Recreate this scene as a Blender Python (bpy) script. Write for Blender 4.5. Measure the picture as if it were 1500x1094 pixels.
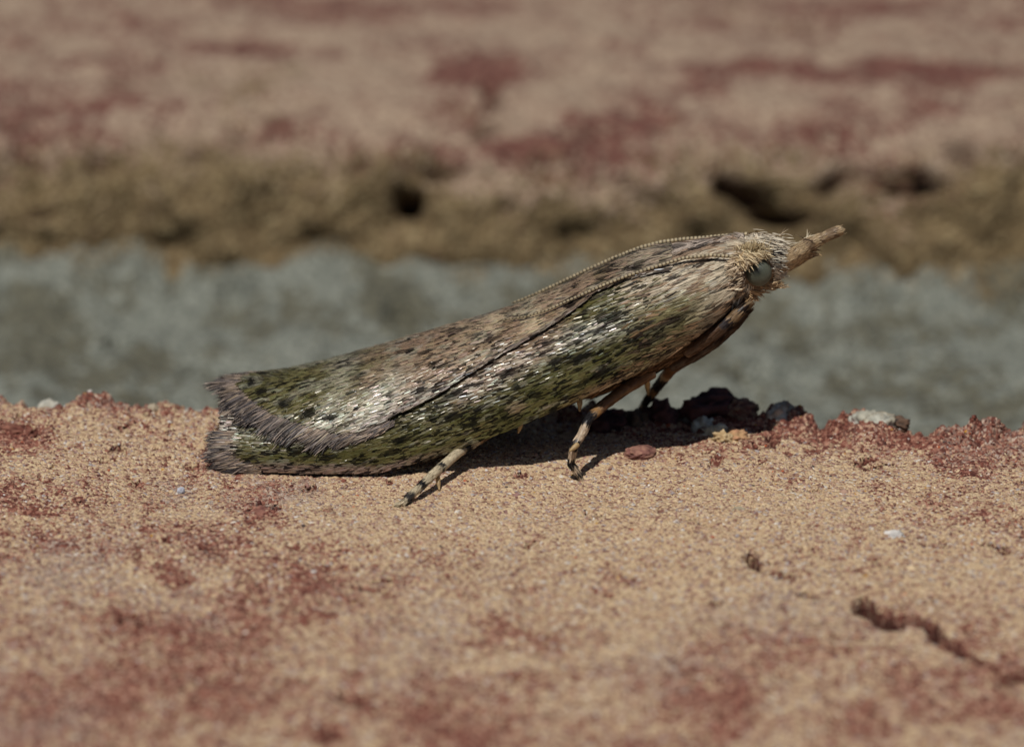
# A bee moth resting on weathered brickwork.  Units: 1 Blender unit = 1 centimetre.
import bpy, math, random
import numpy as np
from mathutils import Vector

for o in list(bpy.data.objects):
    bpy.data.objects.remove(o, do_unlink=True)
SC = bpy.context.scene
SC.unit_settings.system = 'METRIC'
SC.unit_settings.scale_length = 0.01
COL = SC.collection

# ------------------------------------------------------------------ camera
W0, H0 = 1500.0, 1094.0
S = 467.0                        # photo pixels per centimetre at the moth
TH = math.radians(22.0)          # camera pitch
CT, ST = math.cos(TH), math.sin(TH)
DIST = 25.0
ZC = 0.212
CEN = np.array([0.0, 0.0, ZC])
FWD = np.array([0.0, CT, -ST]); UPV = np.array([0.0, ST, CT])
CAMP = CEN - FWD * (DIST + 0.14)
cd = bpy.data.cameras.new('camera')
cam = bpy.data.objects.new('camera', cd); COL.objects.link(cam)
cam.location = CAMP
cam.rotation_euler = (math.pi / 2 - TH, 0, 0)
cd.sensor_width = 23.5
cd.lens = 23.5 * DIST / (W0 / S)
cd.clip_start = 0.5; cd.clip_end = 500
cd.dof.use_dof = True
cd.dof.focus_distance = DIST + 0.14 - 0.24
APER = 0.46                      # aperture diameter in cm
cd.dof.aperture_fstop = cd.lens * 1e-3 / APER
SC.camera = cam

# ------------------------------------------------------------------ light
SUN_DIR = np.array([-0.18, -0.42, 1.0]); SUN_DIR /= np.linalg.norm(SUN_DIR)   # towards the sun
w = bpy.data.worlds.new('World'); SC.world = w; w.use_nodes = True
nt = w.node_tree; nt.nodes.clear()
sky = nt.nodes.new('ShaderNodeTexSky'); sky.sky_type = 'NISHITA'; sky.sun_disc = False
sky.sun_elevation = math.asin(SUN_DIR[2])
sky.sun_rotation = math.atan2(SUN_DIR[0], SUN_DIR[1])
bg = nt.nodes.new('ShaderNodeBackground'); bg.inputs['Strength'].default_value = 0.05
wo = nt.nodes.new('ShaderNodeOutputWorld')
nt.links.new(sky.outputs[0], bg.inputs[0]); nt.links.new(bg.outputs[0], wo.inputs[0])
sl = bpy.data.lights.new('sun', 'SUN'); sl.energy = 5.0; sl.angle = math.radians(0.5); sl.color = (1.0, 0.97, 0.92)
so = bpy.data.objects.new('sun', sl); COL.objects.link(so)
so.rotation_euler = Vector(SUN_DIR).to_track_quat('Z', 'Y').to_euler()
so.location = (-4, -7, 10)
vs = SC.view_settings
SC.display_settings.display_device = 'sRGB'
vs.view_transform = 'Standard'; vs.look = 'None'; vs.exposure = -0.70; vs.gamma = 1.0; vs.use_curve_mapping = False
SC.render.engine = 'CYCLES'
SC.cycles.use_denoising = True
SC.cycles.max_bounces = 6

rng = np.random.default_rng(7)
random.seed(7)

# ------------------------------------------------------------------ helpers
def lin(c):
    c = np.asarray(c, float) / 255.0
    return np.where(c <= 0.04045, c / 12.92, ((c + 0.055) / 1.055) ** 2.4)

def O(px, py, Y=0.0):
    """side-view tracing: photo pixel + depth Y -> world point (near-orthographic at the moth)"""
    px = np.asarray(px, float); py = np.asarray(py, float)
    Y = np.broadcast_to(np.asarray(Y, float), px.shape)
    return np.stack([(px - 750) / S, Y, ZC + ((547 - py) / S - Y * ST) / CT], -1)

def G(px, py, z=0.0):
    """photo pixel -> point on the level z (perspective)"""
    d = FWD + np.array([1.0, 0, 0]) * (px - 750) / (S * DIST) + UPV * (547 - py) / (S * DIST)
    t = (z - CAMP[2]) / d[2]
    return CAMP + d * t

def PY(px, py, y):
    """photo pixel -> point at depth y (perspective)"""
    d = FWD + np.array([1.0, 0, 0]) * (px - 750) / (S * DIST) + UPV * (547 - py) / (S * DIST)
    t = (y - CAMP[1]) / d[1]
    return CAMP + d * t

def smooth(a, b, x):
    t = np.clip((x - a) / (b - a), 0, 1)
    return t * t * (3 - 2 * t)

def _h(ix, iy, seed):
    n = (ix.astype(np.int64) * 374761393 + iy.astype(np.int64) * 668265263 + seed * 982451653) & 0xFFFFFFFF
    n = ((n ^ (n >> 13)) * 1274126177) & 0xFFFFFFFF
    n = ((n ^ (n >> 16)) * 2246822519) & 0xFFFFFFFF
    return ((n ^ (n >> 15)) & 0xFFFFFF) / float(0xFFFFFF)

def vn(x, y, seed=0):
    x = np.asarray(x, float); y = np.asarray(y, float)
    ix = np.floor(x); iy = np.floor(y); fx = x - ix; fy = y - iy
    fx = fx * fx * fx * (fx * (fx * 6 - 15) + 10); fy = fy * fy * fy * (fy * (fy * 6 - 15) + 10)
    a = _h(ix, iy, seed); b = _h(ix + 1, iy, seed); c = _h(ix, iy + 1, seed); d = _h(ix + 1, iy + 1, seed)
    return (a * (1 - fx) + b * fx) * (1 - fy) + (c * (1 - fx) + d * fx) * fy

def fbm(x, y, seed=0, oct=4, gain=0.5):
    s = 0; amp = 1; tot = 0
    for k in range(oct):
        s = s + amp * vn(x * 2 ** k + 17.3 * k, y * 2 ** k - 9.1 * k, seed + k); tot += amp; amp *= gain
    return s / tot

def worley(x, y, seed=0):
    ix = np.floor(x); iy = np.floor(y)
    best = np.full(np.shape(x), 9.0)
    for dx in (-1, 0, 1):
        for dy in (-1, 0, 1):
            jx = ix + dx; jy = iy + dy
            px = jx + _h(jx, jy, seed); py = jy + _h(jx, jy, seed + 5)
            best = np.minimum(best, (px - x) ** 2 + (py - y) ** 2)
    return np.sqrt(best)

def new_mesh(name, verts, faces, mat=None, parent=None, cols=None, rnd=None, attrs=None, smooth_sh=False, kind=None):
    me = bpy.data.meshes.new(name)
    verts = np.asarray(verts, np.float32)
    if isinstance(faces, np.ndarray):
        nf, k = faces.shape
        me.vertices.add(len(verts)); me.vertices.foreach_set('co', verts.ravel())
        me.loops.add(nf * k); me.loops.foreach_set('vertex_index', faces.astype(np.int32).ravel())
        me.polygons.add(nf)
        me.polygons.foreach_set('loop_start', np.arange(0, nf * k, k, dtype=np.int32))
        me.update(calc_edges=True); me.validate()
    else:
        me.from_pydata(verts.tolist(), [], faces)
    if smooth_sh:
        me.polygons.foreach_set('use_smooth', np.ones(len(me.polygons), bool))
    if cols is not None:
        at = me.color_attributes.new('Col', 'FLOAT_COLOR', 'POINT')
        c4 = np.ones((len(verts), 4), np.float32); c4[:, :3] = cols
        at.data.foreach_set('color', c4.ravel())
    for k, v in (attrs or {}).items():
        at = me.attributes.new(k, 'FLOAT', 'POINT')
        at.data.foreach_set('value', np.asarray(v, np.float32).ravel())
    o = bpy.data.objects.new(name, me); COL.objects.link(o)
    if mat: me.materials.append(mat)
    if parent: o.parent = parent
    if kind: o['kind'] = kind
    return o

def grid_faces(nu, nv, wrap=False):
    i = np.arange(nu - 1)[:, None]
    if wrap:
        j = np.arange(nv)[None, :]; j2 = (j + 1) % nv
    else:
        j = np.arange(nv - 1)[None, :]; j2 = j + 1
    a = i * nv + j; b = i * nv + j2; c = (i + 1) * nv + j2; d = (i + 1) * nv + j
    return np.stack([a, b, c, d], -1).reshape(-1, 4)

def empty(name, loc, label=None, cat=None, group=None):
    e = bpy.data.objects.new(name, None); COL.objects.link(e); e.location = loc; e.empty_display_size = 0.2
    if label: e['label'] = label
    if cat: e['category'] = cat
    if group: e['group'] = group
    return e

def reparent(o, p):
    """parent while keeping world-space vertices"""
    o.parent = p
    o.matrix_parent_inverse = p.matrix_basis.inverted()
    return o

# ------------------------------------------------------------------ materials
def nodes_mat(name):
    m = bpy.data.materials.new(name); m.use_nodes = True
    n = m.node_tree.nodes; l = m.node_tree.links
    return m, n, l, n['Principled BSDF']

def ramp(n, stops, interp='LINEAR'):
    r = n.new('ShaderNodeValToRGB'); r.color_ramp.interpolation = interp
    e = r.color_ramp.elements
    while len(e) < len(stops): e.new(0.5)
    for el, (p, c) in zip(e, stops):
        el.position = p; el.color = (*c, 1)
    return r

def math_node(n, l, op, a, b=None, c=None):
    m = n.new('ShaderNodeMath'); m.operation = op
    for k, v in enumerate((a, b, c)):
        if v is None: continue
        if isinstance(v, (int, float)): m.inputs[k].default_value = v
        else: l.new(v, m.inputs[k])
    return m.outputs[0]

def mix_rgb(n, l, f, a, b, blend='MIX'):
    m = n.new('ShaderNodeMix'); m.data_type = 'RGBA'; m.blend_type = blend
    for s, v in ((m.inputs[0], f), (m.inputs[6], a), (m.inputs[7], b)):
        if isinstance(v, (int, float)): s.default_value = v
        elif isinstance(v, tuple): s.default_value = (*v, 1)
        else: l.new(v, s)
    return m.outputs[2]

def granular(name, pal_a, pal_b, cell=78.0, bump=0.5, detail_scale=6.0, rough=0.9, third=None, namp=1.0, win=(0.36, 0.66), jit=0.75, n3=0.8):
    """sandy, fired-clay or mortar surface: every grain its own colour, the mask 'red' picks palette b"""
    m, n, l, bs = nodes_mat(name)
    tc = n.new('ShaderNodeTexCoord')
    nz = n.new('ShaderNodeTexNoise'); nz.inputs['Scale'].default_value = 30; nz.inputs['Detail'].default_value = 3
    l.new(tc.outputs['Object'], nz.inputs['Vector'])
    warp = mix_rgb(n, l, 0.012, tc.outputs['Object'], nz.outputs['Color'], 'ADD')
    v = n.new('ShaderNodeTexVoronoi'); v.inputs['Scale'].default_value = cell; v.inputs['Randomness'].default_value = 1
    l.new(warp, v.inputs['Vector'])
    v2 = n.new('ShaderNodeTexVoronoi'); v2.inputs['Scale'].default_value = cell * 0.43
    l.new(warp, v2.inputs['Vector'])
    sep = n.new('ShaderNodeSeparateColor'); l.new(v.outputs['Color'], sep.inputs[0])
    sep2 = n.new('ShaderNodeSeparateColor'); l.new(v2.outputs['Color'], sep2.inputs[0])
    ra = ramp(n, pal_a); rb = ramp(n, pal_b)
    l.new(sep.outputs[0], ra.inputs[0]); l.new(sep.outputs[0], rb.inputs[0])
    at = n.new('ShaderNodeAttribute'); at.attribute_name = 'red'
    nb = n.new('ShaderNodeTexNoise'); nb.inputs['Scale'].default_value = detail_scale; nb.inputs['Detail'].default_value = 5
    nb.inputs['Roughness'].default_value = 0.65
    l.new(tc.outputs['Object'], nb.inputs['Vector'])
    f = math_node(n, l, 'ADD', at.outputs['Fac'], math_node(n, l, 'MULTIPLY', math_node(n, l, 'SUBTRACT', nb.outputs['Fac'], 0.5), namp))
    f = math_node(n, l, 'ADD', f, math_node(n, l, 'MULTIPLY', math_node(n, l, 'SUBTRACT', sep.outputs[1], 0.5), jit))
    f = math_node(n, l, 'ADD', f, math_node(n, l, 'MULTIPLY', math_node(n, l, 'SUBTRACT', sep2.outputs[1], 0.5), 0.35))
    mr = n.new('ShaderNodeMapRange'); mr.interpolation_type = 'SMOOTHSTEP'
    mr.inputs[1].default_value = win[0]; mr.inputs[2].default_value = win[1]; l.new(f, mr.inputs[0])
    c = mix_rgb(n, l, mr.outputs[0], ra.outputs[0], rb.outputs[0])
    if third:
        a3 = n.new('ShaderNodeAttribute'); a3.attribute_name = 'third'
        r3 = ramp(n, third); l.new(sep.outputs[0], r3.inputs[0])
        f3 = math_node(n, l, 'ADD', a3.outputs['Fac'], math_node(n, l, 'MULTIPLY', math_node(n, l, 'SUBTRACT', sep.outputs[2], 0.5), 0.5))
        f3 = math_node(n, l, 'ADD', f3, math_node(n, l, 'MULTIPLY', math_node(n, l, 'SUBTRACT', nb.outputs['Fac'], 0.5), n3))
        m3 = n.new('ShaderNodeMapRange'); m3.interpolation_type = 'SMOOTHSTEP'
        m3.inputs[1].default_value = 0.35; m3.inputs[2].default_value = 0.65; l.new(f3, m3.inputs[0])
        c = mix_rgb(n, l, m3.outputs[0], c, r3.outputs[0])
    ac = n.new('ShaderNodeAttribute'); ac.attribute_name = 'recess_shade'          # shade inside cracks and pits, painted as dark red-brown
    c = mix_rgb(n, l, ac.outputs['Fac'], c, T(64, 32, 26))
    l.new(c, bs.inputs['Base Color'])
    bs.inputs['Roughness'].default_value = rough
    bs.inputs['Specular IOR Level'].default_value = 0.3
    bp = n.new('ShaderNodeBump'); bp.inputs['Strength'].default_value = bump; bp.inputs['Distance'].default_value = 0.006
    hgt = math_node(n, l, 'MULTIPLY', v.outputs['Distance'], -cell * 0.9)
    l.new(hgt, bp.inputs['Height']); l.new(bp.outputs[0], bs.inputs['Normal'])
    return m

T = lambda *c: tuple(lin(c))
BUFF = [(0.0, T(116, 80, 70)), (0.10, T(150, 112, 94)), (0.22, T(188, 156, 124)), (0.5, T(206, 178, 140)), (0.74, T(216, 192, 156)),
        (0.85, T(194, 162, 138)), (0.92, T(150, 112, 102)), (0.96, T(166, 156, 154)), (1.0, T(232, 222, 206))]
RED = [(0.0, T(78, 42, 36)), (0.3, T(116, 66, 54)), (0.62, T(144, 90, 74)), (0.85, T(172, 126, 106)), (1.0, T(204, 168, 140))]
STAIN = [(0.0, T(120, 96, 88)), (0.5, T(168, 142, 124)), (1.0, T(196, 178, 162))]
MORT = [(0.0, T(110, 113, 104)), (0.4, T(130, 133, 122)), (0.8, T(146, 148, 136)), (1.0, T(168, 169, 156))]
MORT2 = [(0.0, T(86, 85, 74)), (0.5, T(106, 104, 89)), (1.0, T(124, 120, 100))]
BACKB = [(0.0, T(140, 114, 98)), (0.5, T(168, 144, 122)), (1.0, T(192, 170, 146))]
BACKR = [(0.0, T(88, 54, 47)), (0.5, T(118, 76, 66)), (1.0, T(142, 102, 88))]
OCHRE = [(0.0, T(84, 70, 50)), (0.4, T(114, 95, 66)), (0.8, T(136, 116, 84)), (1.0, T(164, 146, 110))]
M_BRICK = granular('brick_front_mat', BUFF, RED, cell=105.0, bump=0.4, third=STAIN, namp=0.15, win=(0.36, 0.70), jit=0.7, n3=0.2)
M_BACK = granular('brick_back_mat', BACKB, BACKR, cell=62, bump=0.45, third=OCHRE, detail_scale=5.0, namp=0.7, win=(0.32, 0.66), jit=0.45, n3=0.7)
M_MORTAR = granular('mortar_mat', MORT, MORT2, cell=62, bump=0.5, detail_scale=5.0, third=OCHRE, namp=0.7, win=(0.32, 0.68), jit=0.5, n3=0.5)

def attr_mat(name, rough=0.6, spec=0.4, film=0.0, metallic=0.0, sheen=0.0, noise=None):
    m, n, l, bs = nodes_mat(name)
    a = n.new('ShaderNodeAttribute'); a.attribute_name = 'Col'
    c = a.outputs['Color']
    if noise:
        tc = n.new('ShaderNodeTexCoord'); nz = n.new('ShaderNodeTexNoise')
        nz.inputs['Scale'].default_value = noise; nz.inputs['Detail'].default_value = 4
        l.new(tc.outputs['Object'], nz.inputs['Vector'])
        k = n.new('ShaderNodeMapRange'); k.inputs[1].default_value = 0.3; k.inputs[2].default_value = 0.7
        k.inputs[3].default_value = 0.65; k.inputs[4].default_value = 1.25; l.new(nz.outputs['Fac'], k.inputs[0])
        vm = n.new('ShaderNodeVectorMath'); vm.operation = 'SCALE'
        l.new(c, vm.inputs[0]); l.new(k.outputs[0], vm.inputs[3]); c = vm.outputs[0]
    l.new(c, bs.inputs['Base Color'])
    bs.inputs['Roughness'].default_value = rough
    bs.inputs['Specular IOR Level'].default_value = spec
    bs.inputs['Metallic'].default_value = metallic
    if film:      # pearly scales: each reflects a slightly different pastel
        r = n.new('ShaderNodeAttribute'); r.attribute_name = 'rnd'
        tr = ramp(n, [(0.0, (1, .93, .80)), (.45, (1, .97, .90)), (.6, (1, .80, .82)), (.72, (.80, .90, 1)), (.84, (.84, 1, .84)), (1.0, (1, 1, 1))])
        l.new(r.outputs['Fac'], tr.inputs[0]); l.new(tr.outputs[0], bs.inputs['Specular Tint'])
        m2 = n.new('ShaderNodeMapRange'); m2.inputs[3].default_value = rough * 0.65; m2.inputs[4].default_value = rough * 1.5
        sn = math_node(n, l, 'FRACT', math_node(n, l, 'MULTIPLY', r.outputs['Fac'], 7.31))
        l.new(sn, m2.inputs[0]); l.new(m2.outputs[0], bs.inputs['Roughness'])
        bw = n.new('ShaderNodeRGBToBW'); l.new(a.outputs['Color'], bw.inputs[0])      # black scales are velvety, pale ones pearly
        m4 = n.new('ShaderNodeMapRange'); m4.inputs[1].default_value = 0.02; m4.inputs[2].default_value = 0.16
        m4.inputs[3].default_value = 0.04; m4.inputs[4].default_value = spec
        l.new(bw.outputs[0], m4.inputs[0]); l.new(m4.outputs[0], bs.inputs['Specular IOR Level'])
    if sheen:
        bs.inputs['Sheen Weight'].default_value = sheen
    return m

M_SCALE = attr_mat('wing_scale_mat', 0.33, 1.0, film=1)
M_HAIR = attr_mat('hair_scale_mat', 0.5, 0.4, film=1)
M_WING = attr_mat('wing_membrane_mat', 0.6, 0.3)
M_SKIN = attr_mat('insect_skin_mat', 0.45, 0.4, noise=60)
M_GRAIN = attr_mat('grain_mat', 0.85, 0.3)
M_CRUMB = attr_mat('crumb_mat', 0.9, 0.25, noise=40)

# ================================================================== THE BRICKWORK
wall = empty('brick_wall', (0, 0, 0), 'weathered red and buff brickwork with a recessed grey mortar joint', 'wall')

def nonuni(lo, d0, d1, hi, step, k=1.25):
    a = list(np.arange(d0, d1 + step * 0.5, step))
    x, s = a[0], step
    while x > lo:
        s *= k; x -= s; a.insert(0, max(x, lo))
    x, s = a[-1], step
    while x < hi:
        s *= k; x += s; a.append(min(x, hi))
    return np.array(a)

# back edge of the front brick (photo x -> photo y on the level brick top)
EPX = np.array([-500, -100, 0, 60, 120, 180, 240, 300, 420, 600, 800, 950, 1000, 1060, 1130, 1200, 1270, 1340, 1400, 1445, 1475, 1500, 1560, 1900])
EPY = np.array([590, 585, 584, 577, 584, 592, 585, 574, 580, 590, 594, 597, 600, 602, 606, 608, 610, 622, 632, 634, 616, 604, 600, 600])
EX = np.array([G(a, b)[0] for a, b in zip(EPX, EPY)]); EY = np.array([G(a, b)[1] for a, b in zip(EPX, EPY)])
def edge_y(x):
    return np.interp(x, EX, EY) + (fbm(x * 9, x * 0 + 3.3, 21, 4) - 0.5) * 0.16

# red and dark patches on the front brick: photo place, radii in photo pixels, strength
BLOBS = [(20, 630, 70, 26, .55), (60, 655, 60, 18, .35), (385, 742, 26, 18, .6), (260, 848, 28, 10, .5), (85, 795, 24, 10, .45), (300, 790, 150, 26, .18),
         (420, 850, 90, 40, .2), (740, 925, 55, 22, .45), (1060, 960, 70, 40, .35), (1160, 950, 45, 26, .35), (1040, 1030, 60, 26, .45),
         (800, 1000, 30, 20, .4), (1450, 1050, 60, 20, .45), (200, 920, 60, 30, .3), (270, 940, 40, 30, .25), (150, 1030, 80, 26, .3), (350, 1060, 40, 22, .3),
         (1190, 640, 160, 26, .35), (1420, 650, 130, 34, .48), (1290, 625, 70, 16, .5), (1100, 612, 60, 14, .5), (1250, 710, 34, 8, .4), (1160, 700, 20, 8, .2),
         (1365, 742, 22, 10, .35), (1000, 650, 110, 26, .25), (950, 605, 90, 22, .4), (620, 1040, 160, 40, .2), (1300, 1010, 120, 40, .15),
         (470, 1080, 30, 14, .3), (1300, 915, 50, 14, .5), (1400, 945, 60, 16, .45), (1470, 980, 50, 16, .5), (1150, 850, 40, 14, .3), (1120, 830, 30, 14, .35), (150, 700, 150, 30, .1), (520, 1025, 20, 8, .3), (260, 600, 70, 12, .45), (130, 590, 60, 10, .5)]
BW = []
for a, b, ra_, rb_, st in BLOBS:
    g = G(a, b); BW.append((g[0], g[1], ra_ / S, rb_ / (S * ST), st))
# cracks and pits: polylines in photo pixels, half-width cm, depth cm
CRACKS = [([(1096, 818), (1112, 832), (1128, 836), (1145, 850)], .028, .07), ([(1180, 868), (1200, 876)], .018, .04),
          ([(1259, 884), (1268, 902), (1290, 914), (1312, 916)], .028, .08), ([(1340, 912), (1365, 926), (1392, 944), (1425, 962), (1460, 975), (1440, 965), (1480, 985), (1560, 1010)], .032, .09),
          ([(1450, 806), (1462, 813)], .022, .06), ([(1280, 678), (1300, 676), (1316, 684)], .014, .05), ([(1090, 652), (1110, 660), (1130, 646)], .014, .05),
          ([(1015, 768), (1022, 772)], .014, .04), ([(305, 806), (318, 810)], .02, .06), ([(1170, 722), (1235, 722)], .007, .02),
          ([(470, 1078), (485, 1074)], .03, .03), ([(505, 1022), (525, 1026)], .026, .03), ([(1275, 820), (1290, 834)], .014, .04),
          ([(388, 725), (398, 735)], .02, .04), ([(1040, 885), (1044, 882)], .03, .05), ([(185, 910), (190, 905)], .03, .05),
          ([(40, 625), (62, 640)], .02, .05), ([(1280, 758), (1300, 772)], .006, .02), ([(540, 862), (560, 868)], .02, .03)]
for _k in range(150):
    _x, _y = random.uniform(-40, 1540), 615 + 480 * random.random() ** 1.3
    _l = random.uniform(3, 16); _a = random.uniform(-.6, .6)
    CRACKS.append(([(_x, _y), (_x + _l * math.cos(_a), _y + _l * .4 * math.sin(_a))], random.uniform(.005, .014), random.uniform(.015, .045)))
CW = []
for pl, hw, dp in CRACKS:
    pts = np.array([G(a, b)[:2] for a, b in pl]); CW.append((pts, hw, dp))

def red_mask(x, y):
    r = 0.225 + 0 * x
    for bx, by, rx, ry, st in BW:
        r = r + st * np.exp(-((x - bx) / rx) ** 2 - ((y - by) / ry) ** 2)
    r = r + 0.2 * smooth(-1.1, -2.4, y)
    r = r + 0.7 * (fbm(x * 1.6, y * 1.6, 31, 4) - 0.5) + 0.75 * (fbm(x * 5, y * 3.6, 33, 3) - 0.5) + 0.85 * (fbm(x * 17, y * 13, 35, 3, .6) - 0.5) + 0.22 * smooth(-0.25, -1.1, x) * smooth(0.2, -0.4, y)
    e = edge_y(x) - y
    r = r + 0.45 * np.exp(-(e / (0.10 + 0.12 * smooth(.5, .9, x))) ** 2)
    # clean sandy apron in front of the moth
    r = r - 0.22 * np.exp(-((x - 0.45) / 1.0) ** 2 - ((y + 0.55) / 0.5) ** 2)
    return r

def stain_mask(x, y):
    return 0.15 + 1.1 * (fbm(x * 3 + 9, y * 2.2, 37, 4, .6) - 0.5)

def crack_depth(x, y):
    d = np.zeros_like(x)
    wob = (fbm(x * 14, y * 14, 51, 3) - 0.5)
    for pts, hw, dp in CW:
        lo = pts.min(0) - 0.25; hi = pts.max(0) + 0.25
        m = (x > lo[0]) & (x < hi[0]) & (y > lo[1]) & (y < hi[1])
        if not m.any(): continue
        xx = x[m] + wob[m] * 0.10; yy = y[m] + (fbm(x[m] * 11, y[m] * 11, 53, 3) - .5) * 0.15
        best = np.full(xx.shape, 9.0)
        for a, b in zip(pts[:-1], pts[1:]):
            ab = b - a; t = np.clip(((xx - a[0]) * ab[0] + (yy - a[1]) * ab[1]) / (ab @ ab), 0, 1)
            best = np.minimum(best, np.hypot(xx - a[0] - t * ab[0], yy - a[1] - t * ab[1]))
        ww = hw * (0.5 + 1.1 * vn(x[m] * 9, y[m] * 9, 57))
        d[m] = np.maximum(d[m], dp * smooth(1.25, 0.55, best / ww))
    return d

def front_z(x, y, fine=True):
    e = edge_y(x) - y
    z = (fbm(x * 1.1, y * 1.1, 61, 3) - 0.5) * 0.07
    z = z + 0.035 * np.exp(-((x - 0.15) / 0.45) ** 2 - ((y + 0.14) / 0.16) ** 2)
    z = z * smooth(1.4, 0.6, np.hypot(x + 0.6, (y + 0.28) * 1.2)) * 0.4 + z * 0.6
    rough = 0.35 + 2.0 * np.exp(-(np.clip(e, 0, 9) / 0.16) ** 2) + 0.5 * smooth(0.35, 0.7, red_mask(x, y))
    z = z + (fbm(x * 7, y * 7, 71, 4) - 0.5) * 0.045 * rough
    z = z + np.exp(-(np.clip(e, 0, 9) / 0.11) ** 2) * (0.4 + 0.6 * smooth(.3, .8, x)) * (fbm(x * 10, y * 10, 73, 4) - 0.47) * 0.16
    if fine:
        z = z + (0.45 - worley(x * 26, y * 26, 81)) * 0.012 * rough + (0.45 - worley(x * 60, y * 60, 83)) * 0.007
        z = z - crack_depth(x, y)
    z = z - 0.022 * np.exp(-np.clip(e, 0, 9) / 0.04) * (0.2 + 1.2 * vn(x * 6, x * 0, 87))
    return z

xs = nonuni(-11, -1.78, 1.78, 10, 0.0072)
dist = nonuni(0, 0.0, 3.0, 10.0, 0.0075)          # distance from the back edge
X, Dm = np.meshgrid(xs, dist, indexing='ij')
Yg = edge_y(X) - Dm
# flare rows far in front into a straight brick
Zg = front_z(X, Yg)
far = (np.abs(X) > 2.3) | (Dm > 4)
cdm = crack_depth(X, Yg)
redm = red_mask(X, Yg) + 0.6 * smooth(0, .02, cdm)
crack_shade = 0.8 * smooth(0.012, 0.04, cdm)  # painted shade: darkens the colour where a crack runs deep
# rows over the back arris and down into the joint
drop = np.array([0.012, 0.03, 0.06, 0.10, 0.16, 0.24, 0.36, 0.6, 1.2, 2.5, 5.5])
Xd = np.repeat(xs[:, None], len(drop), 1)
yd = edge_y(Xd) + 0.03 * (1 - np.exp(-drop / 0.05))[None, :] + (fbm(Xd * 6, drop[None, :] * 6, 91, 3) - 0.5) * 0.10 * np.minimum(1, drop / 0.1)[None, :]
zd = Zg[:, :1] - drop[None, :]
order = np.argsort(-dist); nx_g = len(xs)
Xa = np.concatenate([X[:, order], Xd], 1); Ya = np.concatenate([Yg[:, order], yd], 1); Za = np.concatenate([Zg[:, order], zd], 1)
So = np.concatenate([crack_shade[:, order], np.zeros((nx_g, len(drop)))], 1)
Ra = np.concatenate([redm[:, order], np.repeat(redm[:, :1], len(drop), 1) + 0.25], 1)
V = np.stack([Xa, Ya, Za], -1)
nx_, ny_ = V.shape[:2]
# side and front skirts so the brick is a block
sk = np.array([V[:, 0] * [1, 1, 0] + [0, 0, -5.5]])[0]
verts = np.concatenate([V.reshape(-1, 3), sk], 0)
fc = grid_faces(nx_, ny_)[:, ::-1]
base = nx_ * ny_
i = np.arange(nx_ - 1)
skf = np.stack([i * ny_, base + i, base + i + 1, (i + 1) * ny_], -1)
fc = np.concatenate([fc, skf], 0)
brick = new_mesh('brick', verts, fc, M_BRICK, wall, attrs={'red': np.concatenate([Ra.ravel(), np.full(nx_, .3)]), 'recess_shade': np.concatenate([So.ravel(), np.zeros(nx_)]), 'third': np.concatenate([stain_mask(Xa, Ya).ravel(), np.zeros(nx_)])}, smooth_sh=True)
brick['label'] = 'buff sandy front brick with red patches and dark cracks'

# --- loose sandy grains bonded to the front brick, where the lens resolves them
def ico(sub=0):
    import bmesh
    bm = bmesh.new(); bmesh.ops.create_icosphere(bm, subdivisions=sub, radius=1.0)
    v = np.array([p.co[:] for p in bm.verts]); f = np.array([[q.index for q in p.verts] for p in bm.faces]); bm.free()
    return v, f
IV, IF = ico(1)
NG = 100000
gx = rng.uniform(-1.72, 1.72, NG)
gd = rng.uniform(0, 1, NG) * (1.0 + 1.3 * rng.uniform(0, 1, NG) ** 1.5)
gy = edge_y(gx) - gd
gr = rng.gamma(3.0, 1 / 3.0, NG) * 0.0030
big = rng.uniform(0, 1, NG) < 0.004; gr[big] *= 2.0
cdp = crack_depth(gx, gy)
keep = cdp < 0.006
gx, gd, gy, gr = gx[keep], gd[keep], gy[keep], gr[keep]; NG = len(gx)
gz = front_z(gx, gy) + gr * rng.uniform(-1.0, -0.35, NG)
rr = red_mask(gx, gy) + rng.normal(0, 0.2, NG)
isr = smooth(0.36, 0.72, rr) > rng.uniform(0, 1, NG)
def pal(p, t):
    pos = [a for a, _ in p]; cs = np.array([c for _, c in p])
    return np.stack([np.interp(t, pos, cs[:, k]) for k in range(3)], -1)
tt = rng.uniform(0, 1, NG)
gc = np.where(isr[:, None], pal(RED, tt), pal(BUFF, tt))
iss = smooth(0.35, 0.65, stain_mask(gx, gy) + rng.normal(0, .15, NG)) > rng.uniform(0, 1, NG)
gc = np.where((iss & ~isr)[:, None], pal(STAIN, tt), gc)
sp = rng.uniform(0, 1, NG)
gc[sp < 0.006] = lin((190, 140, 50)); gc[(sp > .012) & (sp < .018)] = lin((178, 92, 58)); gc[(sp > .024) & (sp < .034)] = lin((216, 208, 200)); gc[(sp > .034) & (sp < .042)] = lin((70, 60, 58))
sc3 = gr[:, None, None] * (1 + rng.normal(0, 0.16, (NG, len(IV), 1))) * np.stack([rng.uniform(.8, 1.35, NG), rng.uniform(.8, 1.35, NG), rng.uniform(.6, 1, NG)], -1)[:, None, :]
gv = IV[None] * sc3
an = rng.uniform(0, 6.28, NG); ca, sa = np.cos(an)[:, None], np.sin(an)[:, None]
gv = np.stack([gv[..., 0] * ca - gv[..., 1] * sa, gv[..., 0] * sa + gv[..., 1] * ca, gv[..., 2]], -1) + np.stack([gx, gy, gz], -1)[:, None]
gf = (IF[None] + (np.arange(NG) * len(IV))[:, None, None]).reshape(-1, 3)
new_mesh('sand_grains', gv.reshape(-1, 3), gf, M_GRAIN, brick, cols=np.repeat(gc, len(IV), 0), kind='stuff')

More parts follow.
